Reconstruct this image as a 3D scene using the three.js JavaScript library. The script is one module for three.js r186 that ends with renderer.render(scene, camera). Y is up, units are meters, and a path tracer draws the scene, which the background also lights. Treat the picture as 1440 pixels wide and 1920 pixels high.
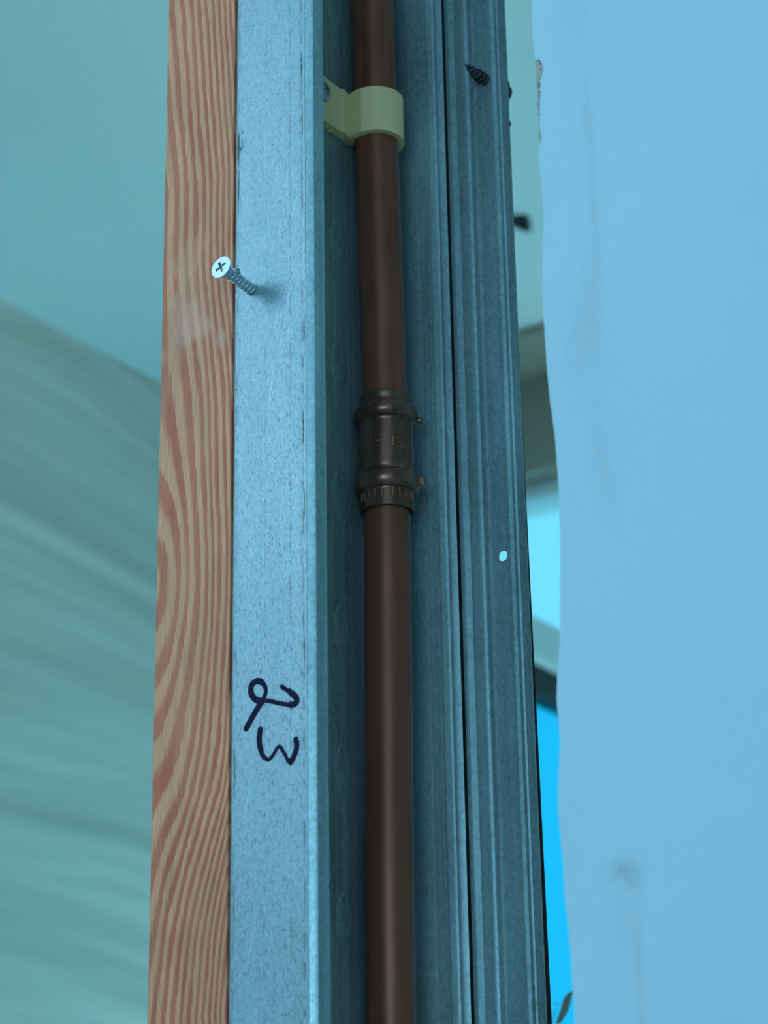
import * as THREE from 'three';
import { mergeGeometries, toCreasedNormals } from 'three/addons/utils/BufferGeometryUtils.js';
import { RoundedBoxGeometry } from 'three/addons/geometries/RoundedBoxGeometry.js';
import { RectAreaLightUniformsLib } from 'three/addons/lights/RectAreaLightUniformsLib.js';
import { Brush, Evaluator, SUBTRACTION } from 'three-bvh-csg';

// ---------------------------------------------------------------- camera, sky, light, exposure
const renderer = new THREE.WebGLRenderer({ antialias: true });
renderer.toneMapping = THREE.LinearToneMapping;
renderer.toneMappingExposure = 1.0;
renderer.shadowMap.enabled = true;
renderer.shadowMap.type = THREE.PCFSoftShadowMap;
RectAreaLightUniformsLib.init();

const scene = new THREE.Scene();
const lin = (r, g, b) => new THREE.Color().setRGB(r, g, b);
scene.background = lin(0.20, 0.82, 1.12);                 // hazy cyan daylight sky

const camera = new THREE.PerspectiveCamera(26.36, 0.75, 0.05, 60);
camera.position.set(0.37444, 1.45, 0.48368);
camera.up.set(0.20791, 0.93647, 0.28249);
camera.lookAt(-0.14250, 1.80037, -0.29735);
camera.focus = 0.675;
camera.userData.fStop = 17;

// low sun through the far room's window, falling on that room's floor
const sun = new THREE.DirectionalLight(lin(0.48, 0.93, 1.0), 52);
sun.position.set(-0.9, 5.9, -4.6);
sun.target.position.set(0.0, 0.0, -0.9);
sun.castShadow = true;
sun.shadow.mapSize.set(2048, 2048);
Object.assign(sun.shadow.camera, { left: -3, right: 3, top: 3, bottom: -3, near: 0.1, far: 12 });
scene.add(sun, sun.target);

// ---------------------------------------------------------------- helpers
const V = (x, y, z) => new THREE.Vector3(x, y, z);
const clamp = (v, a = 0, b = 1) => Math.min(b, Math.max(a, v));
const sstep = (a, b, v) => { const t = clamp((v - a) / (b - a)); return t * t * (3 - 2 * t); };
const mix = (a, b, t) => a + (b - a) * t;
function rng(seed) { let s = seed >>> 0; return () => { s = (s + 0x6D2B79F5) >>> 0; let t = Math.imul(s ^ (s >>> 15), 1 | s); t = (t + Math.imul(t ^ (t >>> 7), 61 | t)) ^ t; return ((t ^ (t >>> 14)) >>> 0) / 4294967296; }; }
function hash2(x, y, s) { let h = Math.imul(x, 374761393) + Math.imul(y, 668265263) + Math.imul(s, 2147483647 ^ 0x5bd1e995); h = Math.imul(h ^ (h >>> 13), 1274126177); return ((h ^ (h >>> 16)) >>> 0) / 4294967296; }
function noise(x, y, s = 0) {
  const xi = Math.floor(x), yi = Math.floor(y); let fx = x - xi, fy = y - yi;
  fx = fx * fx * (3 - 2 * fx); fy = fy * fy * (3 - 2 * fy);
  return mix(mix(hash2(xi, yi, s), hash2(xi + 1, yi, s), fx), mix(hash2(xi, yi + 1, s), hash2(xi + 1, yi + 1, s), fx), fy);
}
function fbm(x, y, s = 0, n = 4) { let a = 0.5, v = 0, w = 0; for (let i = 0; i < n; i++) { v += a * noise(x, y, s + i); w += a; x *= 2.03; y *= 2.03; a *= 0.5; } return v / w; }

const usedNames = new Map();
function numbered(n) { const k = usedNames.get(n) ?? 0; usedNames.set(n, k + 1); return k ? `${n}_${String(k).padStart(3, '0')}` : n; }
function part(name, geo, mat, parent) {
  const m = new THREE.Mesh(Array.isArray(geo) ? merge(geo) : geo, mat);
  m.name = name; m.castShadow = m.receiveShadow = true; parent.add(m); return m;
}
function merge(list) {
  return mergeGeometries(list.map((g) => {
    const q = g.index ? g.toNonIndexed() : g.clone();
    for (const k of Object.keys(q.attributes)) if (!['position', 'normal', 'uv'].includes(k)) q.deleteAttribute(k);
    if (!q.attributes.uv) q.setAttribute('uv', new THREE.BufferAttribute(new Float32Array(q.attributes.position.count * 2), 2));
    return q;
  }));
}
function thing(name, label, category, pos = [0, 0, 0], group) {
  const g = new THREE.Group(); g.name = numbered(name); g.position.set(...pos);
  g.userData = { label, category }; if (group) g.userData.group = group;
  scene.add(g); return g;
}
function struct(name, geo, mat, label) {
  const m = part(name, geo, mat, scene); m.userData = { kind: 'structure', label, category: name.split('_')[0] }; return m;
}
const box = (x0, x1, y0, y1, z0, z1) => new THREE.BoxGeometry(x1 - x0, y1 - y0, z1 - z0).translate((x0 + x1) / 2, (y0 + y1) / 2, (z0 + z1) / 2);
function rbox(x0, x1, y0, y1, z0, z1, r = 0.001) { return new RoundedBoxGeometry(x1 - x0, y1 - y0, z1 - z0, 2, r).translate((x0 + x1) / 2, (y0 + y1) / 2, (z0 + z1) / 2); }
// uv from the position: u and v in the given axes, scaled to a texture window
function planarUV(geo, au, u0, u1, av, v0, v1) {
  const p = geo.attributes.position, uv = new Float32Array(p.count * 2), A = { x: 0, y: 1, z: 2 };
  for (let i = 0; i < p.count; i++) { uv[i * 2] = (p.getComponent(i, A[au]) - u0) / (u1 - u0); uv[i * 2 + 1] = (p.getComponent(i, A[av]) - v0) / (v1 - v0); }
  geo.setAttribute('uv', new THREE.BufferAttribute(uv, 2)); return geo;
}
// a folded sheet: polyline in plan (x, z), thickened to its left-hand side, standing from y0 to y1
function sheet(pts, t, y0, y1, crease = 0.7) {
  const n = pts.length, off = [];
  for (let i = 0; i < n; i++) {
    const a = pts[Math.max(0, i - 1)], b = pts[Math.min(n - 1, i + 1)];
    const dx = b[0] - a[0], dz = b[1] - a[1], l = Math.hypot(dx, dz) || 1;
    off.push([pts[i][0] + (dz / l) * t, pts[i][1] - (dx / l) * t]);
  }
  const ring = [...pts, ...off.reverse()], pos = [], m = ring.length;
  const quad = (a, b, c, d) => pos.push(...a, ...b, ...c, ...a, ...c, ...d);
  for (let i = 0; i < m; i++) { const p = ring[i], q = ring[(i + 1) % m]; quad([p[0], y0, p[1]], [q[0], y0, q[1]], [q[0], y1, q[1]], [p[0], y1, p[1]]); }
  for (let i = 0; i < n - 1; i++) { const a = ring[i], b = ring[i + 1], c = ring[m - 2 - i], d = ring[m - 1 - i];
    quad([a[0], y1, a[1]], [b[0], y1, b[1]], [c[0], y1, c[1]], [d[0], y1, d[1]]);
    quad([d[0], y0, d[1]], [c[0], y0, c[1]], [b[0], y0, b[1]], [a[0], y0, a[1]]); }
  const g = new THREE.BufferGeometry(); g.setAttribute('position', new THREE.Float32BufferAttribute(pos, 3));
  return toCreasedNormals(g, crease);
}
const s2l = (c) => (c <= 0.04045 ? c / 12.92 : ((c + 0.055) / 1.055) ** 2.4);
const l2s = (c) => (c <= 0.0031308 ? c * 12.92 : 1.055 * c ** (1 / 2.4) - 0.055);
function dataTex(w, h, fn, srgb = true, wrap = THREE.MirroredRepeatWrapping) {
  const d = new Uint8Array(w * h * 4);
  for (let j = 0; j < h; j++) for (let i = 0; i < w; i++) {
    const c = fn(i, j), k = (j * w + i) * 4;
    for (let q = 0; q < 3; q++) d[k + q] = Math.round(255 * clamp(srgb ? l2s(clamp(c[q])) : c[q]));
    d[k + 3] = 255;
  }
  const t = new THREE.DataTexture(d, w, h, THREE.RGBAFormat);
  t.wrapS = t.wrapT = wrap; t.magFilter = THREE.LinearFilter; t.minFilter = THREE.LinearMipmapLinearFilter; t.generateMipmaps = true;
  if (srgb) t.colorSpace = THREE.SRGBColorSpace; t.needsUpdate = true; return t;
}
const std = (o) => new THREE.MeshStandardMaterial(o);

// the stretch of wall that the textures with individual marks cover
const Y0 = 1.53, Y1 = 1.87;

// ---------------------------------------------------------------- materials
// galvanised front flange: 0..30 mm across, Y0..Y1 up. Spangle, roller knurl rows, ridge shading painted along the creases, scratches, dark stains
const FW = 512, FH = 2048;
const flangeH = new Float32Array(FW * FH), flangeC = new Float32Array(FW * FH), flangeR = new Float32Array(FW * FH);
{
  const R = rng(11), mmx = 30 / FW, mmy = (Y1 - Y0) * 1000 / FH;
  for (let j = 0; j < FH; j++) for (let i = 0; i < FW; i++) {
    const x = i * mmx, y = j * mmy, k = j * FW + i;
    const sp = fbm(x * 1.9, y * 1.9, 3, 3), fine = noise(x * 5.2, y * 4.6, 9), cloud = fbm(x * 0.12, y * 0.05, 21, 3);
    let c = 0.80 + 0.30 * (sp - 0.5) + 0.16 * (fine - 0.5) + 0.22 * (cloud - 0.5);
    const pit = noise(x * 3.3 + 40, y * 2.6, 31); if (pit > 0.78) c -= (pit - 0.78) * 2.2;
    const bl = sstep(0.54, 0.72, fbm(x * 1.7, y * 1.35, 33, 3)); c -= (0.10 + 0.10 * (1 - sstep(60, 300, y))) * bl; c += 0.06 * sstep(0.62, 0.8, noise(x * 2.1 + 7, y * 1.6, 35));
    for (const [cx, w, a] of [[1.35, 0.22, 0.50], [2.3, 0.16, 0.22], [12.45, 0.17, 0.30], [11.95, 0.2, -0.16], [21.6, 0.19, 0.32], [21.1, 0.2, -0.12], [26.0, 0.26, 0.48], [25.3, 0.12, 0.2]]) {  // dark and light lines paint the shading of the pressed ridges
      const wob = cx + 0.10 * (noise(y * 0.5, cx * 7, 5) - 0.5), broken = sstep(0.36, 0.64, noise(y * 0.35 + cx * 13, 3.3, 41)) * (0.55 + 0.45 * noise(y * 2.3, cx, 8));
      c -= a * broken * Math.exp(-(((x - wob) / w) ** 2));
    }
    flangeC[k] = c; flangeH[k] = 0.5 + 0.5 * (sp - 0.5); flangeR[k] = 0.52 + 0.2 * (fine - 0.5) + 0.14 * (cloud - 0.5);
  }
  const stamp = (x, y, rx, ry, ang, dc) => {
    const ca = Math.cos(ang), sa = Math.sin(ang), e = Math.max(rx, ry) * 1.2;
    for (let j = Math.floor((y - e) / mmy); j <= (y + e) / mmy; j++) for (let i = Math.floor((x - e) / mmx); i <= (x + e) / mmx; i++) {
      if (i < 0 || j < 0 || i >= FW || j >= FH) continue;
      const dx = i * mmx - x, dy = j * mmy - y, u = (dx * ca + dy * sa) / rx, v = (-dx * sa + dy * ca) / ry, q = u * u + v * v;
      if (q < 1) flangeC[j * FW + i] += dc * (1 - q) * (0.6 + 0.8 * noise(i * 0.3, j * 0.3, 77));
    }
  };
  const yy = (w) => (w - Y0) * 1000;
  // roller knurl: rows 6.9 mm apart, a light and a dark tick at each spot
  for (let r = 0; r < 50; r++) for (const cx of [4.9, 10.2, 15.0, 18.9, 22.0]) {
    const y = r * 6.9 + 1 + (cx % 2), x = cx + (R() - 0.5) * 0.3;
    if (R() < 0.25 || y > 200 + R() * 60) continue;
    stamp(x, y, 0.18, 0.55, 0, 0.16); stamp(x + 0.45, y - 0.1, 0.28, 0.55, 0.3, -0.20);
  }
  // handling scratches
  for (const [wy, x, len, ang] of [[1.842, 7.6, 2.4, -0.18], [1.785, 20.6, 3.6, -0.05], [1.773, 22.8, 4.2, -0.3], [1.769, 13.8, 3.2, -0.12], [1.768, 17.8, 3.8, -0.2], [1.7625, 15.0, 2.8, -0.15],
    [1.7385, 16.6, 7, -0.22], [1.7420, 20.6, 7, -0.18], [1.7445, 21.4, 4, -0.3], [1.716, 14.6, 7, -0.15], [1.69, 21.8, 3, 0.05], [1.59, 6.4, 6, -0.2], [1.551, 8.2, 8, -0.25]])
    stamp(x, yy(wy), 0.15, len, ang, 0.7);
  // crumbs of zinc and grime where the screw went in
  for (let q = 0; q < 46; q++) stamp(11 + R() * 8 - R() * 4, yy(1.7405 + R() * 0.005), 0.12 + R() * 0.22, 0.12 + R() * 0.25, R() * 3, R() < 0.62 ? 0.42 : -0.3);
  // dark stains
  for (const [wy, x, rx, ry] of [[1.803, 1.4, 0.7, 6], [1.8015, 2.4, 0.9, 0.9], [1.8035, 2.9, 0.35, 1.2], [1.807, 2.9, 0.35, 0.5], [1.802, 3.5, 0.4, 0.8], [1.79, 1.4, 0.4, 7],
    [1.823, 26.0, 0.45, 5], [1.805, 26.1, 0.3, 9], [1.731, 26.6, 0.36, 7.5], [1.70, 26.2, 0.25, 6], [1.677, 26.5, 0.25, 6], [1.633, 26.2, 0.3, 7], [1.6, 1.7, 0.3, 9], [1.56, 1.6, 0.3, 8]])
    for (let q = 0; q < 3; q++) stamp(x + (R() - 0.5) * rx * 0.6, yy(wy) + (R() - 0.5) * ry * 0.6, rx, ry, 0, -0.26);
}
const M = {};
M.flange = std({
  metalness: 0.30, roughness: 1, bumpScale: 0.00006,
  map: dataTex(FW, FH, (i, j) => { const c = clamp(flangeC[j * FW + i], 0.08, 1.15); return [0.285 * c, 0.50 * c, 0.61 * c]; }),
  roughnessMap: dataTex(FW, FH, (i, j) => [0, flangeR[j * FW + i], 0], false),
  bumpMap: dataTex(FW, FH, (i, j) => { const h = flangeH[j * FW + i]; return [h, h, h]; }, false),
});
// plain galvanised sheet with drawn streaks along its length: 60 mm across, 340 mm up
const galv = (seed, streak, base) => dataTex(512, 1024, (i, j) => {
  const x = i * 60 / 512, y = j * 340 / 1024;
  const st = fbm(x * 0.55, y * 0.009, seed, 4), sp = fbm(x * 1.3, y * 1.1, seed + 7, 3), fi = noise(x * 4, y * 2.6, seed + 17), cl = fbm(x * 0.06, y * 0.02, seed + 3, 3);
  let c = 0.80 + streak * (st - 0.5) + 0.40 * (sp - 0.5) + 0.22 * (fi - 0.5) + 0.50 * (cl - 0.5);
  const pit = noise(x * 1.6, y * 1.2, seed + 29); if (pit > 0.84) c -= (pit - 0.86) * 1.8;
  return base.map((b) => b * clamp(c, 0.1, 1.2));
});
M.steel = std({ metalness: 0.45, roughness: 0.42, map: galv(101, 0.34, [0.39, 0.63, 0.73]) });
M.fold = std({ metalness: 0.35, roughness: 0.30, map: galv(303, 0.15, [0.50, 0.84, 0.98]) });  // paler copy of the sheet, paints the highlight along the bend
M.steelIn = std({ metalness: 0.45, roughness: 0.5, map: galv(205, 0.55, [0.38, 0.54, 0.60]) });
M.zinc = std({ metalness: 0.75, roughness: 0.32, color: lin(0.46, 0.60, 0.66) });
M.black = std({ metalness: 0.3, roughness: 0.55, color: lin(0.018, 0.02, 0.022) });
M.phosphate = std({ metalness: 0.4, roughness: 0.5, color: lin(0.06, 0.08, 0.09) });
M.zincDull = std({ metalness: 0.7, roughness: 0.35, color: lin(0.40, 0.52, 0.58) });
M.recess = std({ metalness: 0.4, roughness: 0.6, color: lin(0.30, 0.36, 0.38) });
// pine batten front: growth rings round a heart beside the left edge, Y0..Y1 up
{
  const w = 512, h = 2048, hb = new Float32Array(w * h);
  const col = dataTex(w, h, (i, j) => {
    const X0 = i / w * 140, Y = (1 - j / h) * 1920;
    let X = X0 + (Y < 420 ? 0.11 * (420 - Y) : 0) + (Y > 1560 ? 0.13 * (Y - 1560) : 0);
    X += 5 * (fbm(X0 / 45, Y / 260, 61, 2) - 0.5) + 2.2 * (noise(X0 / 9, Y / 60, 62) - 0.5);
    const dy = Y - 1180, lim = dy < 0 ? 215 : 330, dw = 0.36 * lim * Math.tanh(dy / lim), far = sstep(280, 640, Math.abs(dy));
    X += 0.0024 * X0 * X0; const near = Math.hypot(X + 8, dw), cc = mix(near, X * 0.92 + (dy < 0 ? 76 : 112), far) + 2.5 * Math.sin(near / 11) * (1 - far);
    const cyc = 0.032 * cc + 0.00006 * cc * cc - 0.2, t = cyc - Math.floor(cyc);
    const jag = 0.16 * (fbm(X0 / 14, Y / 130, 67, 2) - 0.5) + 0.13 * (noise(X0 / 1.6, Y / 42, 63) - 0.5) + 0.06 * (noise(X0 / 0.8, Y / 12, 65) - 0.5);
    let late = sstep(0.27, 0.55, t + jag) * (1 - sstep(0.87, 0.96, t + jag));
    late *= 0.72 + 0.5 * (fbm(X0 / 30, Y / 150, 66, 3) - 0.3);
    const fib = noise(X0 / 0.7, Y / 26, 71) - 0.5, blot = fbm(X0 / 35, Y / 120, 72, 3) - 0.5;
    const worn = sstep(0.60, 0.80, fbm(X0 / 40, (Y - 680) / 70, 73, 2)) * Math.exp(-(((Y - 690) / 130) ** 2));
    const g = 1 + 0.30 * fib + 0.34 * blot;
    hb[j * w + i] = 0.5 + 0.3 * late + 0.3 * fib;
    late = clamp(late * (1 - 0.45 * worn));
    const L = [0.63, 0.305, 0.165], D = [0.45, 0.100, 0.052];
    const c = L.map((l, q) => mix(l, D[q], late) * g);
    return c.map((v, q) => mix(v, [0.58, 0.50, 0.46][q], worn * 0.22));
  });
  M.wood = std({ map: col, bumpMap: dataTex(w, h, (i, j) => { const v = clamp(hb[j * w + i]); return [v, v, v]; }, false), bumpScale: 0.00012, roughness: 0.62 });
  M.woodSide = std({ color: lin(0.50, 0.33, 0.2), roughness: 0.7 });
}
// copper gone brown
M.copper = new THREE.MeshPhysicalMaterial({
  metalness: 0.35, roughness: 0.42, clearcoat: 0.5, clearcoatRoughness: 0.36,
  map: dataTex(256, 1024, (i, j) => {
    const a = fbm(i / 40, j / 300, 131, 4), b = noise(i / 3, j / 90, 133), s = noise(i / 1.2, j / 5, 137);
    const g = 0.8 + 0.5 * (a - 0.5) + 0.25 * (b - 0.5) + (s > 0.93 ? 0.4 : 0);
    const t = fbm(i / 60 + 9, j / 200, 139, 3);
    return [0.32 * g, mix(0.100, 0.082, t) * g, mix(0.038, 0.05, t) * g];
  }),
});
M.fitting = std({
  metalness: 0.7, roughness: 0.27,
  map: dataTex(512, 256, (i, j) => {
    const a = fbm(i / 50, j / 30, 141, 4), b = fbm(i / 6, j / 6, 143, 3);
    const g = 0.75 + 0.8 * (a - 0.5) + 0.4 * (b - 0.5);
    return [0.30 * g, 0.155 * g, 0.115 * g];
  }),
});
M.copperBright = std({ metalness: 0.7, roughness: 0.45, color: lin(0.62, 0.25, 0.15) });
M.copperDull = std({ metalness: 0.6, roughness: 0.6, color: lin(0.36, 0.17, 0.12) });
M.plastic = std({
  roughness: 0.55,
  map: dataTex(256, 256, (i, j) => { const g = 0.94 + 0.10 * (fbm(i / 5, j / 5, 151, 3) - 0.5) + 0.10 * (fbm(i / 60, j / 60, 152, 2) - 0.5); return [0.95 * g, 0.78 * g, 0.44 * g]; }),
});
// board paper, 90 mm across and 340 mm up, with rubbed-on dust
const PX0 = 0.11, PX1 = 0.20, PY0 = 1.50, PY1 = 1.84;
{
  const w = 512, h = 2048, mm = (i, j) => [PX0 + (PX1 - PX0) * i / w, PY0 + (PY1 - PY0) * j / h];
  const blobs = [[0.1295, 1.800, 0.006, 0.012, 0.24], [0.1320, 1.760, 0.0018, 0.022, 0.22], [0.1325, 1.732, 0.0016, 0.02, 0.22], [0.1300, 1.706, 0.004, 0.016, 0.22], [0.1255, 1.694, 0.006, 0.014, 0.18],
    [0.1300, 1.664, 0.003, 0.012, 0.18], [0.1322, 1.652, 0.003, 0.01, 0.14], [0.1300, 1.5535, 0.0042, 0.0028, 0.5], [0.1330, 1.5505, 0.0025, 0.003, 0.4], [0.1330, 1.534, 0.0014, 0.010, 0.3],
    [0.1330, 1.515, 0.0016, 0.012, 0.25], [0.1290, 1.542, 0.004, 0.01, 0.14], [0.156, 1.735, 0.007, 0.008, 0.07]];
  const lines = [[0.1262, 1.6768, 0.1283, 1.6758], [0.1283, 1.6758, 0.1305, 1.6775], [0.1305, 1.6775, 0.1313, 1.6792], [0.1158, 1.5765, 0.1175, 1.5715], [0.1175, 1.5715, 0.1190, 1.568], [0.117, 1.728, 0.1215, 1.7268], [0.1460, 1.5318, 0.1468, 1.5325]];
  M.paper = std({
    roughness: 0.82,
    map: dataTex(w, h, (i, j) => {
      const [x, y] = mm(i, j);
      let d = 0;
      for (const [bx, by, rx, ry, a] of blobs) { const q = ((x - bx) / rx) ** 2 + ((y - by) / ry) ** 2; if (q < 6) d += a * Math.exp(-q) * (0.35 + 1.3 * fbm(x * 1400, y * 1000, 161, 3)) ; }
      for (const [ax, ay, cx, cy] of lines) { const vx = cx - ax, vy = cy - ay, t = clamp(((x - ax) * vx + (y - ay) * vy) / (vx * vx + vy * vy)), q = Math.hypot(x - ax - vx * t, y - ay - vy * t); d += 0.3 * Math.exp(-((q / 0.00022) ** 2)) * noise(x * 6000, y * 6000, 165); }
      const dot = noise(x * 2600, y * 2600, 163); if (dot > 0.965) d += (dot - 0.965) * 2.5;
      const g = 0.985 + 0.03 * (fbm(x * 900, y * 700, 167, 3) - 0.5) + 0.05 * (fbm(x * 30, y * 22, 169, 3) - 0.5);
      return [mix(0.42, 0.34, d) * g, mix(0.70, 0.46, d) * g, mix(0.86, 0.56, d) * g];
    }),
  });
}
M.gypsum = std({ roughness: 0.95, color: lin(0.36, 0.40, 0.38) });
M.scrap = std({ roughness: 0.95, color: lin(0.085, 0.105, 0.085), side: THREE.DoubleSide });
M.paperBack = std({ roughness: 0.9, color: lin(0.34, 0.33, 0.30) });
// veneer panel on the far room's left wall: pale, wavy figure running along the wall
M.veneer = std({
  roughness: 0.6,
  map: dataTex(512, 1024, (i, j) => {
    const x = i / 512 * 3.0, y = j / 1024 * 2.5;
    const wv = y + 0.018 * Math.sin(x * 7 + 3 * noise(x * 2, y * 3, 171)) + 0.05 * (fbm(x * 2.2, y * 3, 173, 3) - 0.5);
    const st = fbm(x * 2.6, wv * 80, 175, 3), bl = fbm(x * 2.2, wv * 30, 177, 3);
    const g = 0.95 + 0.34 * (st - 0.5) + 0.34 * (bl - 0.5);
    return [0.90 * g, 0.71 * g, 0.60 * g];
  }),
});
M.ceiling = std({ roughness: 0.9, color: lin(0.74, 0.80, 0.80) });
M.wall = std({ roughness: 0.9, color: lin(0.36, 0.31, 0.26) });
M.rightWall = std({ roughness: 0.9, color: lin(0.62, 0.66, 0.64) });
M.nearWall = std({ roughness: 0.9, color: lin(0.70, 0.76, 0.78) });
M.floor = std({ roughness: 0.7, map: dataTex(256, 256, (i, j) => { const g = 0.9 + 0.3 * (fbm(i / 20, j / 20, 181, 4) - 0.5); return [0.52 * g, 0.56 * g, 0.56 * g]; }) });
M.frame = std({ roughness: 0.4, color: lin(0.74, 0.80, 0.80) });
M.gasket = std({ roughness: 0.7, color: lin(0.02, 0.024, 0.024) });
M.glass = new THREE.MeshPhysicalMaterial({ transmission: 1, thickness: 0, roughness: 0.02, ior: 1.5, color: lin(0.96, 0.99, 1.0) });
M.film = new THREE.MeshPhysicalMaterial({ transmission: 1, thickness: 0, roughness: 0.25, ior: 1.3, color: lin(0.01, 0.84, 1.0) });
M.foam = std({ roughness: 0.9, color: lin(0.022, 0.016, 0.014) });

// ---------------------------------------------------------------- the rooms
const CE = 2.5, XL = -1.145, ZB = -1.56;
struct('floor', planarUV(box(-2.4, 2.4, -0.15, 0, -1.9, 3.2), 'x', 0, 1, 'z', 0, 1), M.floor, 'grey concrete floor of both rooms');
struct('ceiling', box(-2.4, 2.4, CE, CE + 0.15, -1.9, 3.2), M.ceiling, 'pale plastered ceiling of the room behind the stud');
struct('wall_left', planarUV(box(XL - 0.1, XL, 0, CE, ZB, -0.1), 'z', -2.5, 0.5, 'y', 0, 2.5), M.veneer, 'pale veneered wall with wavy streaks left of the batten');
const WX0 = -1.02, WX1 = 0.10, WY0 = 0.9, WY1 = 2.372;           // opening of the far window
struct('wall_back', [box(XL - 0.1, WX0, 0, CE, ZB - 0.10, ZB), box(WX1, 1.7, 0, CE, ZB - 0.10, ZB), box(WX0, WX1, 0, WY0, ZB - 0.10, ZB), box(WX0, WX1, WY1, CE, ZB - 0.10, ZB)], M.wall, 'back wall with the lintel over the window');
struct('wall_right', box(1.6, 1.7, 0, CE, ZB, -0.1), M.rightWall, 'right wall of the far room');
struct('wall_partition', [box(-2.3, XL, 0, CE, -0.1, 0), box(1.32, 2.3, 0, CE, -0.1, 0)], M.nearWall, 'finished ends of the stud partition');
struct('wall_near_left', box(-2.4, -2.3, 0, CE, -0.1, 3.1), M.nearWall, 'left wall of the room with the camera');
struct('wall_near_right', box(2.3, 2.4, 0, CE, -0.1, 3.1), M.nearWall, 'right wall of the room with the camera');
const NX0 = 0.65, NX1 = 2.15, NY0 = 0.75, NY1 = 2.15;            // opening of the unseen window added for fill light behind the viewer
struct('wall_near', [box(-2.4, NX0, 0, CE, 3.1, 3.2), box(NX1, 2.4, 0, CE, 3.1, 3.2), box(NX0, NX1, 0, NY0, 3.1, 3.2), box(NX0, NX1, NY1, CE, 3.1, 3.2)], M.nearWall, 'wall behind the camera');
{
  const w = new THREE.Group(); w.name = 'window_2'; w.userData = { kind: 'structure', label: 'added fill light window behind the viewer', category: 'window' }; scene.add(w);
  part('frame', [rbox(NX0, NX1, NY1 - 0.05, NY1, 3.12, 3.18, 0.004), rbox(NX0, NX1, NY0, NY0 + 0.05, 3.12, 3.18, 0.004), rbox(NX0, NX0 + 0.05, NY0, NY1, 3.12, 3.18, 0.004), rbox(NX1 - 0.05, NX1, NY0, NY1, 3.12, 3.18, 0.004)], M.frame, w);
  part('pane', box(NX0 + 0.045, NX1 - 0.045, NY0 + 0.045, NY1 - 0.045, 3.148, 3.152), M.glass, w);
  const L = new THREE.RectAreaLight(lin(0.58, 0.88, 1.0), 3.6, NX1 - NX0 - 0.1, NY1 - NY0 - 0.1);  // added area light to brighten the inside of the stud
  L.name = 'window_fill_light'; L.position.set((NX0 + NX1) / 2, (NY0 + NY1) / 2, 3.10); L.lookAt((NX0 + NX1) / 2, (NY0 + NY1) / 2, 0); scene.add(L);
}

// window in the back wall: fixed light over a transom, two leaves below, the right-hand one swung into the room
{
  const w = new THREE.Group(); w.name = 'window_1'; w.userData = { kind: 'structure', label: 'white framed window with an open sash in blue film', category: 'window' }; scene.add(w);
  const zf = ZB - 0.035, zb = ZB - 0.095, TY = 2.15, MX = -0.60;
  part('frame', [rbox(WX0, WX1, WY1 - 0.020, WY1, zb, zf, 0.004), rbox(WX0, WX1, WY0, WY0 + 0.05, zb, zf, 0.004), rbox(WX0, WX0 + 0.05, WY0, WY1, zb, zf, 0.004), rbox(WX1 - 0.05, WX1, WY0, WY1, zb, zf, 0.004)], M.frame, w);
  part('transom', rbox(WX0 + 0.05, WX1 - 0.05, TY - 0.03, TY + 0.03, zb, zf, 0.004), M.frame, w);
  part('mullion', rbox(MX - 0.03, MX + 0.03, WY0 + 0.05, TY - 0.03, zb, zf, 0.004), M.frame, w);
  part('pane', box(WX0 + 0.045, WX1 - 0.045, TY + 0.025, WY1 - 0.018, zf - 0.035, zf - 0.031), M.glass, w);
  part('pane', box(WX0 + 0.045, MX - 0.025, WY0 + 0.045, TY - 0.025, zf - 0.035, zf - 0.031), M.glass, w);
  part('sill', rbox(WX0, WX1, WY0 - 0.03, WY0, zf, ZB + 0.06, 0.006), M.frame, w);
  const sash = new THREE.Group(); sash.name = 'sash'; w.add(sash); sash.userData = { label: 'open white sash with dark gasket and blue film on the glass' };
  const sx = MX, t = 0.055, z0 = ZB - 0.03, z1 = -0.99, sy0 = WY0 + 0.06, sy1 = 2.084, rh = 0.046;
  part('rail', rbox(sx - t, sx, sy1 - rh, sy1, z0, z1, 0.006), M.frame, sash);
  part('rail', rbox(sx - t, sx, sy0, sy0 + rh, z0, z1, 0.006), M.frame, sash);
  part('stile', rbox(sx - t, sx, sy0 + rh, sy1 - rh, z0, z0 + rh, 0.006), M.frame, sash);
  part('stile', rbox(sx - t, sx, sy0 + rh, sy1 - rh, z1 - rh, z1, 0.006), M.frame, sash);
  part('gasket', [box(sx - 0.034, sx - 0.006, sy1 - rh - 0.026, sy1 - rh, z0 + rh, z1 - rh), box(sx - 0.034, sx - 0.006, sy0 + rh, sy0 + rh + 0.016, z0 + rh, z1 - rh)], M.gasket, sash);
  part('pane', box(sx - 0.026, sx - 0.022, sy0 + rh, sy1 - rh, z0 + rh, z1 - rh), M.film, sash).userData.label = 'glass under saturated blue protective film';
}
// flat dark strip added to paint the ceiling shade along the back wall
{
  const g = thing('ceiling_shade_strip', 'flat grey strip painting the shade on the ceiling above the lintel', 'shade strip');
  part('shade_board', rbox(XL + 0.01, 1.58, CE - 0.012, CE, ZB, -1.46, 0.003), M.wall, g);
}
// dark wire stub out of the ceiling
{
  const g = thing('ceiling_hook', 'small dark stub hanging from the ceiling beside the torn board', 'hook', [-0.594, CE, -1.236]);
  part('plate', new THREE.CylinderGeometry(0.011, 0.012, 0.004, 20).translate(0, -0.002, 0), M.black, g);
  part('stem', new THREE.TubeGeometry(new THREE.CatmullRomCurve3([V(0, -0.003, 0), V(0.001, -0.008, 0.001), V(0.004, -0.011, -0.003), V(0.009, -0.010, -0.008)]), 16, 0.0032, 8), M.black, g);
}

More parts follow.
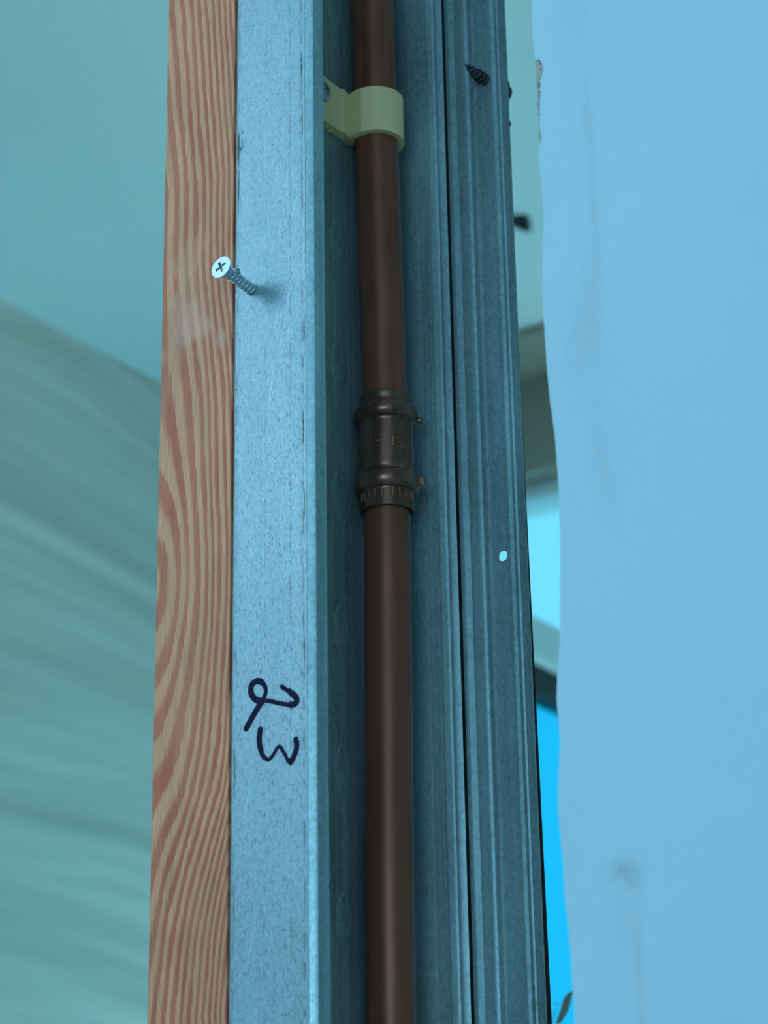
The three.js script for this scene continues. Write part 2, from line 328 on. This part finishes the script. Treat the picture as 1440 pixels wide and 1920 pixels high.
// ---------------------------------------------------------------- metal stud
const DEP = 0.085, TH = 0.0006;
{
  const s = thing('metal_stud', 'galvanised steel channel stud beside the wood batten, marked 23 in pen', 'metal stud');
  // front flange, outer face at z = 0, with pressed creases
  const f = [], crease = (x) => -0.00028 * Math.exp(-(((x - 1.35) / 0.3) ** 2)) - 0.00030 * Math.exp(-(((x - 26.1) / 0.42) ** 2)) + 0.00022 * sstep(12.0, 12.35, x) - 0.00018 * sstep(21.1, 21.6, x) + 0.0001 * sstep(2.0, 2.6, x) - 0.00013 * sstep(25, 25.6, x);
  for (let x = 0.9; x <= 27.30; x += 0.15) f.push([x / 1000, crease(x)]);
  part('front_flange', planarUV(sheet(f, TH, 0.004, CE - 0.004), 'x', 0, 0.030, 'y', Y0, Y1), M.flange, s);
  const fo = []; for (let k = 0; k <= 12; k++) { const a = k / 12 * 1.15; fo.push([0.0273 + 0.0024 * Math.sin(a), -0.0024 - 0.00013 + 0.0024 * Math.cos(a)]); }
  part('fold', planarUV(sheet(fo, TH, 0.004, CE - 0.004), 'x', 0, 0.06, 'y', Y0, Y1), M.fold, s);
  // lip
  const l = []; for (let k = 0; k <= 8; k++) { const a = mix(1.15, Math.PI / 2, k / 8); l.push([0.0274 + 0.0024 * Math.sin(a), -0.00253 + 0.0024 * Math.cos(a)]); }
  l.push([0.0298, -0.0045], [0.02978, -0.0066]);
  part('lip', planarUV(sheet(l, TH, 0.004, CE - 0.004), 'z', -0.05, 0.01, 'y', Y0, Y1), M.steel, s);
  // web, with its two folds
  const wb = []; for (let k = 0; k <= 8; k++) { const a = k / 8 * Math.PI / 2; wb.push([0.0009 - 0.0009 * Math.sin(Math.PI / 2 - a), -0.0009 + 0.0009 * Math.cos(Math.PI / 2 - a)]); }
  wb.reverse();
  wb.push([0, -0.02], [0, -0.04], [0, -0.06], [0, -DEP]);
  part('web', planarUV(sheet(wb.reverse(), TH, 0.004, CE - 0.004), 'z', -0.09, -0.03, 'y', Y0, Y1), M.steelIn, s);
  // rear flange: a deep centre groove, side ribs, flat strip with a screw hole
  const g = (x, c, w) => Math.exp(-(((x - c) / w) ** 2));
  const zr = (x) => -DEP - 0.0030 * g(x, 26.45, 0.55) - 0.0008 * g(x, 14.6, 0.45) - 0.0005 * g(x, 22.6, 0.4) - 0.0004 * g(x, 19.0, 0.35) - 0.0008 * g(x, 46.9, 0.4) - 0.0006 * g(x, 49.0, 0.4) + 0.0007 * g(x, 24.1, 1.2) + 0.0007 * g(x, 28.7, 1.1) + 0.0005 * (sstep(14.0, 15.8, x) - sstep(19.5, 23.0, x)) - 0.0008 * g(x, 30.8, 0.45)
    - 0.0010 * g(x, 36.0, 0.6) + 0.0004 * g(x, 38.3, 0.6) + (x > 45.2 ? 0.00016 * Math.sin((x - 45.2) * 1.9) : 0) + 0.0004 * sstep(49.5, 52, x);
  const strip = (a, b) => { const p = []; for (let x = a; x <= b + 1e-6; x += (b - a) / Math.round((b - a) / 0.2)) p.push([x / 1000, zr(x)]); return sheet(p, TH, 0.004, CE - 0.004, 0.9); };
  const flat = new THREE.Shape(); flat.moveTo(0.0400, 0.004); flat.lineTo(0.0460, 0.004); flat.lineTo(0.0460, CE - 0.004); flat.lineTo(0.0400, CE - 0.004); flat.closePath();
  const hole = new THREE.Path(); hole.absellipse(0.04310, 1.6802, 0.00170, 0.00185, 0, Math.PI * 2); flat.holes.push(hole);
  const fg = new THREE.ExtrudeGeometry(flat, { depth: TH, bevelEnabled: false, curveSegments: 28 }).translate(0, 0, -DEP - TH);
  const rear = part('rear_flange', planarUV(merge([strip(0.4, 25.8), strip(26.95, 40.0), strip(46.0, 52.0), fg]), 'x', 0, 0.06, 'y', Y0, Y1), M.steel, s);
  const rim = new THREE.LatheGeometry([[1.72, -0.3], [1.76, 0.02], [1.95, 0.14], [2.3, 0.08], [2.8, -0.02]].map(([r, y]) => new THREE.Vector2(r / 1000, y / 1000)), 28).rotateX(Math.PI / 2).translate(0.04315, 1.6802, -DEP);
  part('hole_rim', rim, M.steelIn, rear).userData.label = 'burred rim of an empty screw hole';
  // burrs on the cut edge
  for (const [y, r] of [[1.8500, 0.0007], [1.8346, 0.0006], [1.6768, 0.0004], [1.5570, 0.0007]])
    part('burr', new THREE.SphereGeometry(r, 10, 8).scale(0.8, 1.9, 0.7).translate(0.0520, y, -DEP - 0.0004), M.gasket, rear);
  // pressed dimples along the web
  for (let k = 0; k < 9; k++)
    part('dimple', new THREE.SphereGeometry(1, 18, 8, 0, Math.PI * 2, 0, Math.PI / 2).rotateZ(-Math.PI / 2).scale(0.0006, 0.0085, 0.0045).translate(TH - 0.00005, 1.520 + k * 0.0455, -0.0560), M.steelIn, s.children.find((c) => c.name === 'web'));
  // pen marks "2 3"
  const pen = new THREE.MeshPhysicalMaterial({ roughness: 0.7, specularIntensity: 0.25, color: lin(0.010, 0.008, 0.040) });
  const stroke = (pts, r) => {
    const c = new THREE.CatmullRomCurve3(pts.map(([x, y]) => V(x, y, 0)), false, 'centripetal');
    const tb = new THREE.TubeGeometry(c, 120, r, 10), a = pts[0], b = pts[pts.length - 1];
    return merge([tb, new THREE.SphereGeometry(r, 12, 8).translate(a[0], a[1], 0), new THREE.SphereGeometry(r, 12, 8).translate(b[0], b[1], 0)]).scale(1, 1, 0.14).translate(0, 0, 0.00022);
  };
  const two = [[0.01855, 1.62181], [0.02109, 1.61996], [0.02344, 1.61786], [0.02377, 1.61654], [0.02243, 1.61592], [0.01804, 1.61694], [0.01327, 1.6186], [0.01121, 1.6188], [0.00914, 1.61972], [0.00758, 1.62184], [0.00774, 1.62411], [0.0098, 1.62504], [0.01222, 1.62376], [0.01309, 1.62147], [0.01224, 1.61934], [0.01053, 1.61764], [0.00848, 1.61514], [0.00592, 1.61172]];
  const three = [[0.0109, 1.6105], [0.01057, 1.60801], [0.01093, 1.60515], [0.0123, 1.60256], [0.014, 1.60118], [0.01535, 1.60209], [0.0177, 1.60437], [0.01938, 1.60244], [0.02139, 1.59936], [0.02273, 1.60095], [0.02373, 1.6037], [0.02341, 1.60556]];
  const ff = s.children.find((c) => c.name === 'front_flange');
  part('pen_digit', stroke(two, 0.00098), pen, ff).userData.label = 'hand-written 2 in dark purple marker, turned on its side';
  part('pen_digit', stroke(three, 0.00094), pen, ff).userData.label = 'hand-written 3 in dark purple marker, turned on its side';
}
// dark sealing strip behind the stud's rear flange, creeping out past its edge towards the bottom
{
  const sh = new THREE.Shape(); sh.moveTo(0.0475, 0.01); sh.lineTo(0.0536, 0.01); sh.lineTo(0.0525, 1.53); sh.lineTo(0.0512, 1.70); sh.lineTo(0.0505, 1.86); sh.lineTo(0.0504, CE - 0.01); sh.lineTo(0.0475, CE - 0.01); sh.closePath();
  const g = thing('sealing_strip', 'dark foam sealing strip along the stud edge, with added dark backing behind the groove', 'sealing strip');
  part('strip', box(0.0225, 0.0305, 0.01, CE - 0.01, -DEP - 0.0075, -DEP - 0.0050), M.foam, g);  // dark backing added behind the slit to stand for the groove's shade
  part('strip', new THREE.ExtrudeGeometry(sh, { depth: 0.0012, bevelEnabled: false, curveSegments: 20 }).translate(0, 0, -DEP - TH - 0.0017), M.foam, g);
}
// floor and ceiling track of the partition
for (const [y0, y1, lab] of [[0, 0.003, 'galvanised floor track of the partition under the stud'], [CE - 0.003, CE, 'galvanised ceiling track of the partition over the stud']]) {
  const g = thing('track_channel', lab, 'track');
  part('track_web', box(XL + 0.002, 1.318, y0, y1, -DEP - 0.008, 0), M.steel, g);
}
// ---------------------------------------------------------------- pine batten on the stud's left side
{
  const g = thing('wood_batten', 'orange pine batten with flame grain left of the steel stud', 'batten');
  part('batten', planarUV(rbox(-0.0284, -0.0003, 0.004, CE - 0.004, -DEP, 0.0003, 0.0004), 'x', -0.0284, -0.0002, 'y', Y0 + 0.002, Y1 - 0.002), M.wood, g);
}
// ---------------------------------------------------------------- copper pipe in two lengths, coupling, clip
const PZ = -0.0674, joint = V(0.0111, 1.7160, PZ);
const pipe = (pts) => new THREE.TubeGeometry(new THREE.CatmullRomCurve3(pts.map(([x, y]) => V(x, y, PZ)), false, 'centripetal'), 80, 0.0075, 56);
{
  const g1 = thing('copper_pipe', 'brown copper pipe above the coupling, held by the cream clip', 'pipe');
  part('tube', pipe([[0.0111, 1.7165], [0.0098, 1.80], [0.0086, 1.89], [0.0086, 2.1], [0.0090, 2.49]]), M.copper, g1);
  const g2 = thing('copper_pipe', 'brown copper pipe running down below the coupling', 'pipe');
  part('tube', pipe([[0.0111, 1.7155], [0.0108, 1.68], [0.0092, 1.54], [0.0090, 1.3], [0.0090, 0.01]]), M.copper, g2);
  // press coupling
  const c = thing('press_coupling', 'dark brown copper press coupling joining the two pipes', 'coupling', [joint.x, joint.y, joint.z]);
  const prof = [[7.55, 20.6], [8.2, 20.9], [8.65, 20.6], [8.75, 19.6], [8.6, 17.6], [9.3, 17.0], [10.3, 15.6], [10.75, 14.2], [10.6, 12.8], [9.9, 11.6], [9.0, 11.0], [8.75, 10.0], [8.85, 7.5], [8.95, 0], [8.85, -4.5], [8.7, -6.2], [9.1, -6.9], [10.0, -7.7], [10.65, -9.0], [10.75, -10.3], [10.4, -11.8], [9.5, -13.0], [8.75, -13.4], [8.7, -15.0], [8.8, -18.6], [8.75, -19.3], [8.3, -19.6], [7.9, -19.3], [7.7, -17.5], [7.55, -15]].reverse();
  const curve = new THREE.SplineCurve(prof.map(([r, y]) => new THREE.Vector2(r / 1000, y / 1000)));
  part('sleeve', new THREE.LatheGeometry(curve.getPoints(150), 64), M.fitting, c);
  const onSurf = (geo, ang, r, y) => geo.translate(0, 0, r).rotateY(ang).translate(0, y, 0);
  const cam = Math.atan2(0.3634, 0.5511);          // direction of the viewer round the pipe
  // bright score ticks round the lower collar
  const tk = []; for (let k = -5; k <= 5; k++) { const q = k * 0.243 + 0.03 * Math.sin(k * 5); tk.push(onSurf(new THREE.BoxGeometry(0.00026, 0.0027, 0.00036), cam + q, 0.00878, -0.0152)); }
  part('score_ticks', tk, M.copperBright, c);
  // raised dash and 15 on the body
  const em = [onSurf(new THREE.BoxGeometry(0.0028, 0.0003, 0.0002), cam - 0.20, 0.00893, 0.0025)];
  for (const [q, y, w, h] of [[0.24, 0.0022, 0.00025, 0.0034], [0.435, 0.0028, 0.00025, 0.0016], [0.50, 0.0036, 0.0014, 0.00025], [0.53, 0.0018, 0.0014, 0.00025], [0.585, 0.0010, 0.00025, 0.0016], [0.51, 0.0002, 0.0013, 0.00025], [-0.62, 0.0036, 0.00025, 0.0016], [-0.56, 0.0044, 0.0010, 0.00025]]) em.push(onSurf(new THREE.BoxGeometry(w, h, 0.0002), cam + q, 0.00893, y));
  part('raised_mark', em, M.copperBright, c).userData.label = 'raised size mark reading 15';
  // flash nubs left by the pressing jaws
  part('press_nub', onSurf(new THREE.SphereGeometry(0.0010, 12, 8).scale(0.8, 1.1, 1.3), cam + 1.50, 0.0109, 0.0125), M.fitting, c);
  part('press_nub', onSurf(new RoundedBoxGeometry(0.0014, 0.0030, 0.0022, 2, 0.0006), cam + 1.46, 0.0113, -0.0092), M.copperDull, c).userData.label = 'dull pink copper nub';
}
// saddle clip: an open hoop with one foot flat on the web, 17 mm tall
{
  const cy = 1.8413, h = 0.0166, cx = 0.00895, g = thing('pipe_clip', 'cream plastic saddle clip holding the upper pipe to the stud', 'pipe clip', [0, cy, 0]);
  const sh = new THREE.Shape(), ro = 0.0097, ri = 0.00765, y0 = -PZ;           // shape drawn in (x, -z)
  const P = (x, z) => [x, -z];
  // start at the foot's far end towards the room, outer face, run to the hoop, round it, back along the inside
  sh.moveTo(...P(0.0007, -0.0335)); sh.lineTo(...P(0.0030, -0.0335));
  sh.quadraticCurveTo(...P(0.0036, -0.0336), ...P(0.0036, -0.0345));
  sh.lineTo(...P(0.0036, -0.0540)); sh.quadraticCurveTo(...P(0.0046, -0.0552), ...P(0.0042, -0.0566));
  const a0 = Math.acos((cx - 0.0044) / ro);
  sh.quadraticCurveTo(...P(0.0039, -0.0583), ...P(cx - ro * Math.cos(a0 * 0.92), PZ + ro * Math.sin(a0 * 0.92)));
  const n = 96, A0 = Math.PI - a0 * 0.92, A1 = -Math.PI + 0.62;
  for (let k = 1; k <= n; k++) { const a = mix(A0, A1, k / n); sh.lineTo(...P(cx + ro * Math.cos(a), PZ + ro * Math.sin(a))); }
  sh.lineTo(...P(0.0007, PZ - 0.0066)); sh.lineTo(...P(0.0007, PZ - 0.0040));
  for (let k = 0; k <= n; k++) { const a = mix(-Math.PI + 0.50, Math.PI - 0.45, k / n); sh.lineTo(...P(cx + ri * Math.cos(a), PZ + ri * Math.sin(a))); }
  sh.lineTo(...P(0.0007, PZ + 0.0046)); sh.closePath();
  const geo = new THREE.ExtrudeGeometry(sh, { depth: h, bevelEnabled: true, bevelThickness: 0.0003, bevelSize: 0.00025, bevelSegments: 2 });
  geo.translate(0, 0, -h / 2).rotateX(-Math.PI / 2);       // (x, -z, d) -> (x, d, z)
  part('hoop', toCreasedNormals(geo.index ? geo.toNonIndexed() : geo, 0.6), M.plastic, g);
  // moulding steps under the foot
  for (const [z, w] of [[-0.0440, 0.0016], [-0.0475, 0.0012], [-0.0510, 0.0016]]) part('moulding_step', rbox(0.0008, 0.0026, -h / 2 - 0.0010, -h / 2 + 0.0006, z - w / 2, z + w / 2, 0.0002), M.plastic, g);
}
// ---------------------------------------------------------------- screws
const ev = new Evaluator(); ev.useGroups = false;
function helix(r, pitch, y0, y1, tube, taperTo = 1) {
  const pts = [], turns = (y1 - y0) / pitch, n = Math.ceil(turns * 16);
  for (let k = 0; k <= n; k++) { const t = k / n, a = t * turns * Math.PI * 2, q = r * mix(1, taperTo, t); pts.push(V(q * Math.cos(a), mix(y0, y1, t), q * Math.sin(a))); }
  return new THREE.TubeGeometry(new THREE.CatmullRomCurve3(pts), n * 2, tube, 5);
}
function place(g, at, dir, spin = 0) { g.position.copy(at); g.quaternion.setFromUnitVectors(V(0, 1, 0), dir.clone().normalize()); g.rotateY(spin); }
const lathe = (pts, seg = 40) => new THREE.LatheGeometry(pts.map(([r, y]) => new THREE.Vector2(r / 1000, y / 1000)), seg);
function crossHead(profile, arm, wide, depth, topY) {
  let head = new Brush(lathe(profile)); head.updateMatrixWorld();
  for (const t of [0, 1]) { const b = new Brush(new THREE.BoxGeometry(t ? wide : arm, depth * 2, t ? arm : wide).translate(0, topY, 0)); b.updateMatrixWorld(); head = ev.evaluate(head, b, SUBTRACTION); }
  return toCreasedNormals(head.geometry.index ? head.geometry.toNonIndexed() : head.geometry, 0.5);
}
{ // half-driven screw in the front flange
  const g = thing('countersunk_screw', 'bright zinc screw left standing out of the steel beside the batten', 'screw');
  place(g, V(0.0067, 1.7507, 0), V(-0.02, 0.115, 1), 0.42);
  part('head', crossHead([[0.02, 15.0], [3.2, 15.0], [3.62, 14.9], [3.68, 14.6], [3.5, 14.3], [2.6, 13.3], [1.9, 12.3], [1.75, 11.6], [0.02, 11.6], [0.02, 15.0]].reverse(), 0.0040, 0.00095, 0.0012, 0.015), M.zinc, g);
  part('recess', new THREE.CylinderGeometry(0.0019, 0.0015, 0.0003, 24).translate(0, 0.01392, 0), M.recess, g);
  part('shank', lathe([[0.01, 11.8], [1.7, 11.8], [1.45, 10], [1.4, 0], [1.3, -12], [0.9, -15], [0.05, -19], [0.01, -19]].reverse(), 24), M.zinc, g);
  part('thread', helix(0.00150, 0.0016, -0.016, 0.0105, 0.00042), M.zinc, g);
  part('zinc_burr', new THREE.TetrahedronGeometry(0.0016, 1).scale(0.7, 1.2, 0.7).translate(0.0016, 0.0085, -0.0012), M.zinc, g);
}
{ // sharp end coming through the rear flange
  const g = thing('drywall_screw', 'black screw tip poking forward through the rear flange near the top', 'screw');
  place(g, V(0.0432, 1.8546, -DEP), V(-0.06, 0.055, 1));
  part('shank', lathe([[0.01, 12.6], [0.3, 11.8], [1.0, 8.6], [1.45, 6.0], [1.5, -4], [1.5, -8], [0.01, -8]], 24), M.phosphate, g);
  part('thread', helix(0.00175, 0.0021, -0.0075, 0.0066, 0.00052), M.phosphate, g);
  part('thread', helix(0.00150, 0.0019, 0.0066, 0.0108, 0.00042, 0.35), M.phosphate, g);
  part('zinc_burr', new THREE.TetrahedronGeometry(0.0011, 1).scale(1.2, 0.6, 0.7).translate(-0.0014, 0.0006, 0.0012), M.zinc, g);
  part('head', lathe([[0.01, -8.0], [1.6, -8], [2.2, -9], [3.8, -10.4], [3.8, -11], [0.01, -11]]), M.phosphate, g);
}
{ // screw of the clip's foot
  const g = thing('pan_head_screw', 'dark zinc screw half hidden behind the stud, fixing the clip', 'screw');
  place(g, V(0.0036, 1.8437, -0.0434), V(1, 0, 0), 0.3);
  part('head', crossHead([[0.02, 2.0], [1.4, 1.95], [2.6, 1.6], [3.5, 0.9], [3.9, 0.15], [3.9, 0], [0.02, 0], [0.02, 2.0]].reverse(), 0.0042, 0.0011, 0.0012, 0.0020), M.zincDull, g);
  part('shank', lathe([[0.01, 0.1], [1.6, 0.1], [1.5, -9], [0.02, -13]].reverse(), 20), M.zincDull, g);
}
// ---------------------------------------------------------------- plasterboards
function boardShape(left, xr, y0, y1) { const s = new THREE.Shape(); s.moveTo(xr, y0); s.lineTo(xr, y1); for (const [x, y] of left) s.lineTo(x, y); s.closePath(); return s; }
{
  const R = rng(77);
  const edge = [[0.11703, 1.81651], [0.11654, 1.80592], [0.11615, 1.79371], [0.11640, 1.78839], [0.11645, 1.78134], [0.11660, 1.77259], [0.11640, 1.76411], [0.11640, 1.75642], [0.11673, 1.74376], [0.11691, 1.73707], [0.11581, 1.72104], [0.11551, 1.71145], [0.11556, 1.6987], [0.1161, 1.6829], [0.11694, 1.67345], [0.11745, 1.66117], [0.11719, 1.64038], [0.11624, 1.62167], [0.11587, 1.61458], [0.1146, 1.60488], [0.11416, 1.59934], [0.11452, 1.58816], [0.11316, 1.57331], [0.11368, 1.5598], [0.11397, 1.54788], [0.11469, 1.53609], [0.11489, 1.52582], [0.11507, 1.51821], [0.11496, 1.5107]];
  const paperEdge = [...edge.slice(0, 2), [0.11615, 1.79364], [0.11633, 1.79006], [0.11684, 1.78602], [0.1182, 1.78535], [0.11909, 1.78207], [0.11807, 1.77896], [0.11766, 1.77393], [0.11721, 1.76808], [0.11701, 1.76388], [0.11723, 1.76125], [0.11698, 1.75964], [0.11648, 1.75642], ...edge.slice(8)];
  const full = (mid, seed) => {
    const pts = []; const Q = rng(seed);
    for (let y = CE - 0.012; y > 1.83; y -= 0.012) pts.push([0.1165 + 0.003 * (fbm(y * 20, 1, 191) - 0.5), y]);
    const c = new THREE.CatmullRomCurve3(mid.map(([x, y]) => V(x, y, 0)), false, 'centripetal').getPoints(mid.length * 10);
    for (const p of c) pts.push([p.x + 0.00012 * (noise(p.y * 900, 3, 193) - 0.5) + 0.00008 * (Q() - 0.5), p.y]);
    for (let y = 1.50; y > 0.012; y -= 0.012) pts.push([0.1155 + 0.003 * (fbm(y * 20, 5, 195) - 0.5), y]);
    return pts;
  };
  const g = thing('plasterboard', 'pale blue plasterboard sheet with a torn left edge and dust smudges', 'plasterboard');
  const core = new THREE.ExtrudeGeometry(boardShape(full(edge, 5), 1.31, 0.012, CE - 0.012), { depth: 0.0108, bevelEnabled: false }).translate(0, 0, 0.0012);
  part('gypsum_core', core, M.gypsum, g).userData.label = 'grey crumbly gypsum showing at the chipped edge';
  const face = new THREE.ExtrudeGeometry(boardShape(full(paperEdge, 6), 1.31, 0.012, CE - 0.012), { depth: 0.0005, bevelEnabled: false }).translate(0, 0, 0.0120);
  part('face_paper', planarUV(face, 'x', PX0, PX1, 'y', PY0, PY1), M.paper, g);
  part('back_paper', new THREE.ExtrudeGeometry(boardShape(full(edge, 7).map(([x, y]) => [x + 0.0004, y]), 1.31, 0.012, CE - 0.012), { depth: 0.0005, bevelEnabled: false }).translate(0, 0, 0.0007), M.paperBack, g);
  // crumbs in the chip
  const cr = []; for (let k = 0; k < 26; k++) { const t = R(); cr.push(new THREE.IcosahedronGeometry(0.0003 + R() * 0.0006, 0).rotateX(R() * 3).rotateY(R() * 3).translate(mix(0.1168, 0.1181, R() * (t < 0.35 ? 1 : 0.35)), mix(1.787, 1.757, t), 0.0118 + R() * 0.0003)); }
  part('gypsum_crumbs', cr, M.gypsum, g).userData.kind = 'stuff';
  // torn scrap of dark paper and fibres at the bottom of the edge
  const sc = new THREE.Shape([[0.11475, 1.52623], [0.11311, 1.5256], [0.11202, 1.52456], [0.11148, 1.52282], [0.11033, 1.52051], [0.10949, 1.51856], [0.11084, 1.51882], [0.11257, 1.52095], [0.11371, 1.52301], [0.1141, 1.52488], [0.11500, 1.52583]].map(([x, y]) => new THREE.Vector2(x, y)));
  part('torn_paper', new THREE.ExtrudeGeometry(sc, { depth: 0.0004, bevelEnabled: false }).translate(0, 0, 0.0118), M.scrap, g).userData.label = 'dark torn paper scrap hanging off the edge';
  const fib = (p) => new THREE.TubeGeometry(new THREE.CatmullRomCurve3(p.map(([x, y]) => V(x, y, 0.012))), 12, 0.00012, 5);
  part('paper_fibre', fib([[0.109, 1.52356], [0.11017, 1.52332], [0.11149, 1.52295]]), M.scrap, g);
  part('paper_fibre', fib([[0.1086, 1.51863], [0.109, 1.52063], [0.10983, 1.52246]]), M.scrap, g);
}
{
  const g = thing('plasterboard', 'plain plasterboard sheet closing the partition left of the open bay', 'plasterboard');  // unseen board added to keep the work light off the lintel
  part('face_paper', box(XL + 0.01, -0.24, 0.012, CE - 0.012, 0, 0.0125), M.paper, g);
}
// ---------------------------------------------------------------- work light behind the viewer, up on the left
{
  const at = V(-0.72, 2.22, 1.12), aim = V(0.02, 1.70, 0);
  const g = thing('work_light', 'flat panel work light on a tripod behind the viewer', 'work light', [at.x, 0, at.z]);
  part('pole', new THREE.CylinderGeometry(0.016, 0.016, at.y - 0.35, 16).translate(0, (at.y - 0.35) / 2 + 0.25, 0), M.black, g);
  for (let k = 0; k < 3; k++) { const a = k * 2.094 + 0.4; part('leg', new THREE.TubeGeometry(new THREE.LineCurve3(V(0, 0.75, 0), V(0.5 * Math.cos(a), 0.012, 0.5 * Math.sin(a))), 2, 0.012, 10), M.black, g); }
  const head = new THREE.Group(); head.name = 'panel'; g.add(head); head.position.set(0, at.y, 0); head.lookAt(aim);
  head.updateMatrixWorld(true);
  const S = 0.5;
  part('housing', rbox(-S / 2 - 0.03, S / 2 + 0.03, -S / 2 - 0.03, S / 2 + 0.03, -0.06, 0, 0.01), M.black, head);
  part('diffuser', box(-S / 2, S / 2, -S / 2, S / 2, 0.0005, 0.004), std({ color: lin(0.8, 0.85, 0.9), emissive: lin(0.6, 0.86, 1.0), emissiveIntensity: 3, roughness: 0.6 }), head);
  const L = new THREE.RectAreaLight(lin(0.58, 0.85, 1.0), 9.6, S, S);
  L.name = 'panel_glow'; L.position.copy(at).addScaledVector(aim.clone().sub(at).normalize(), 0.012); L.lookAt(aim); scene.add(L);
}
renderer.render(scene, camera);
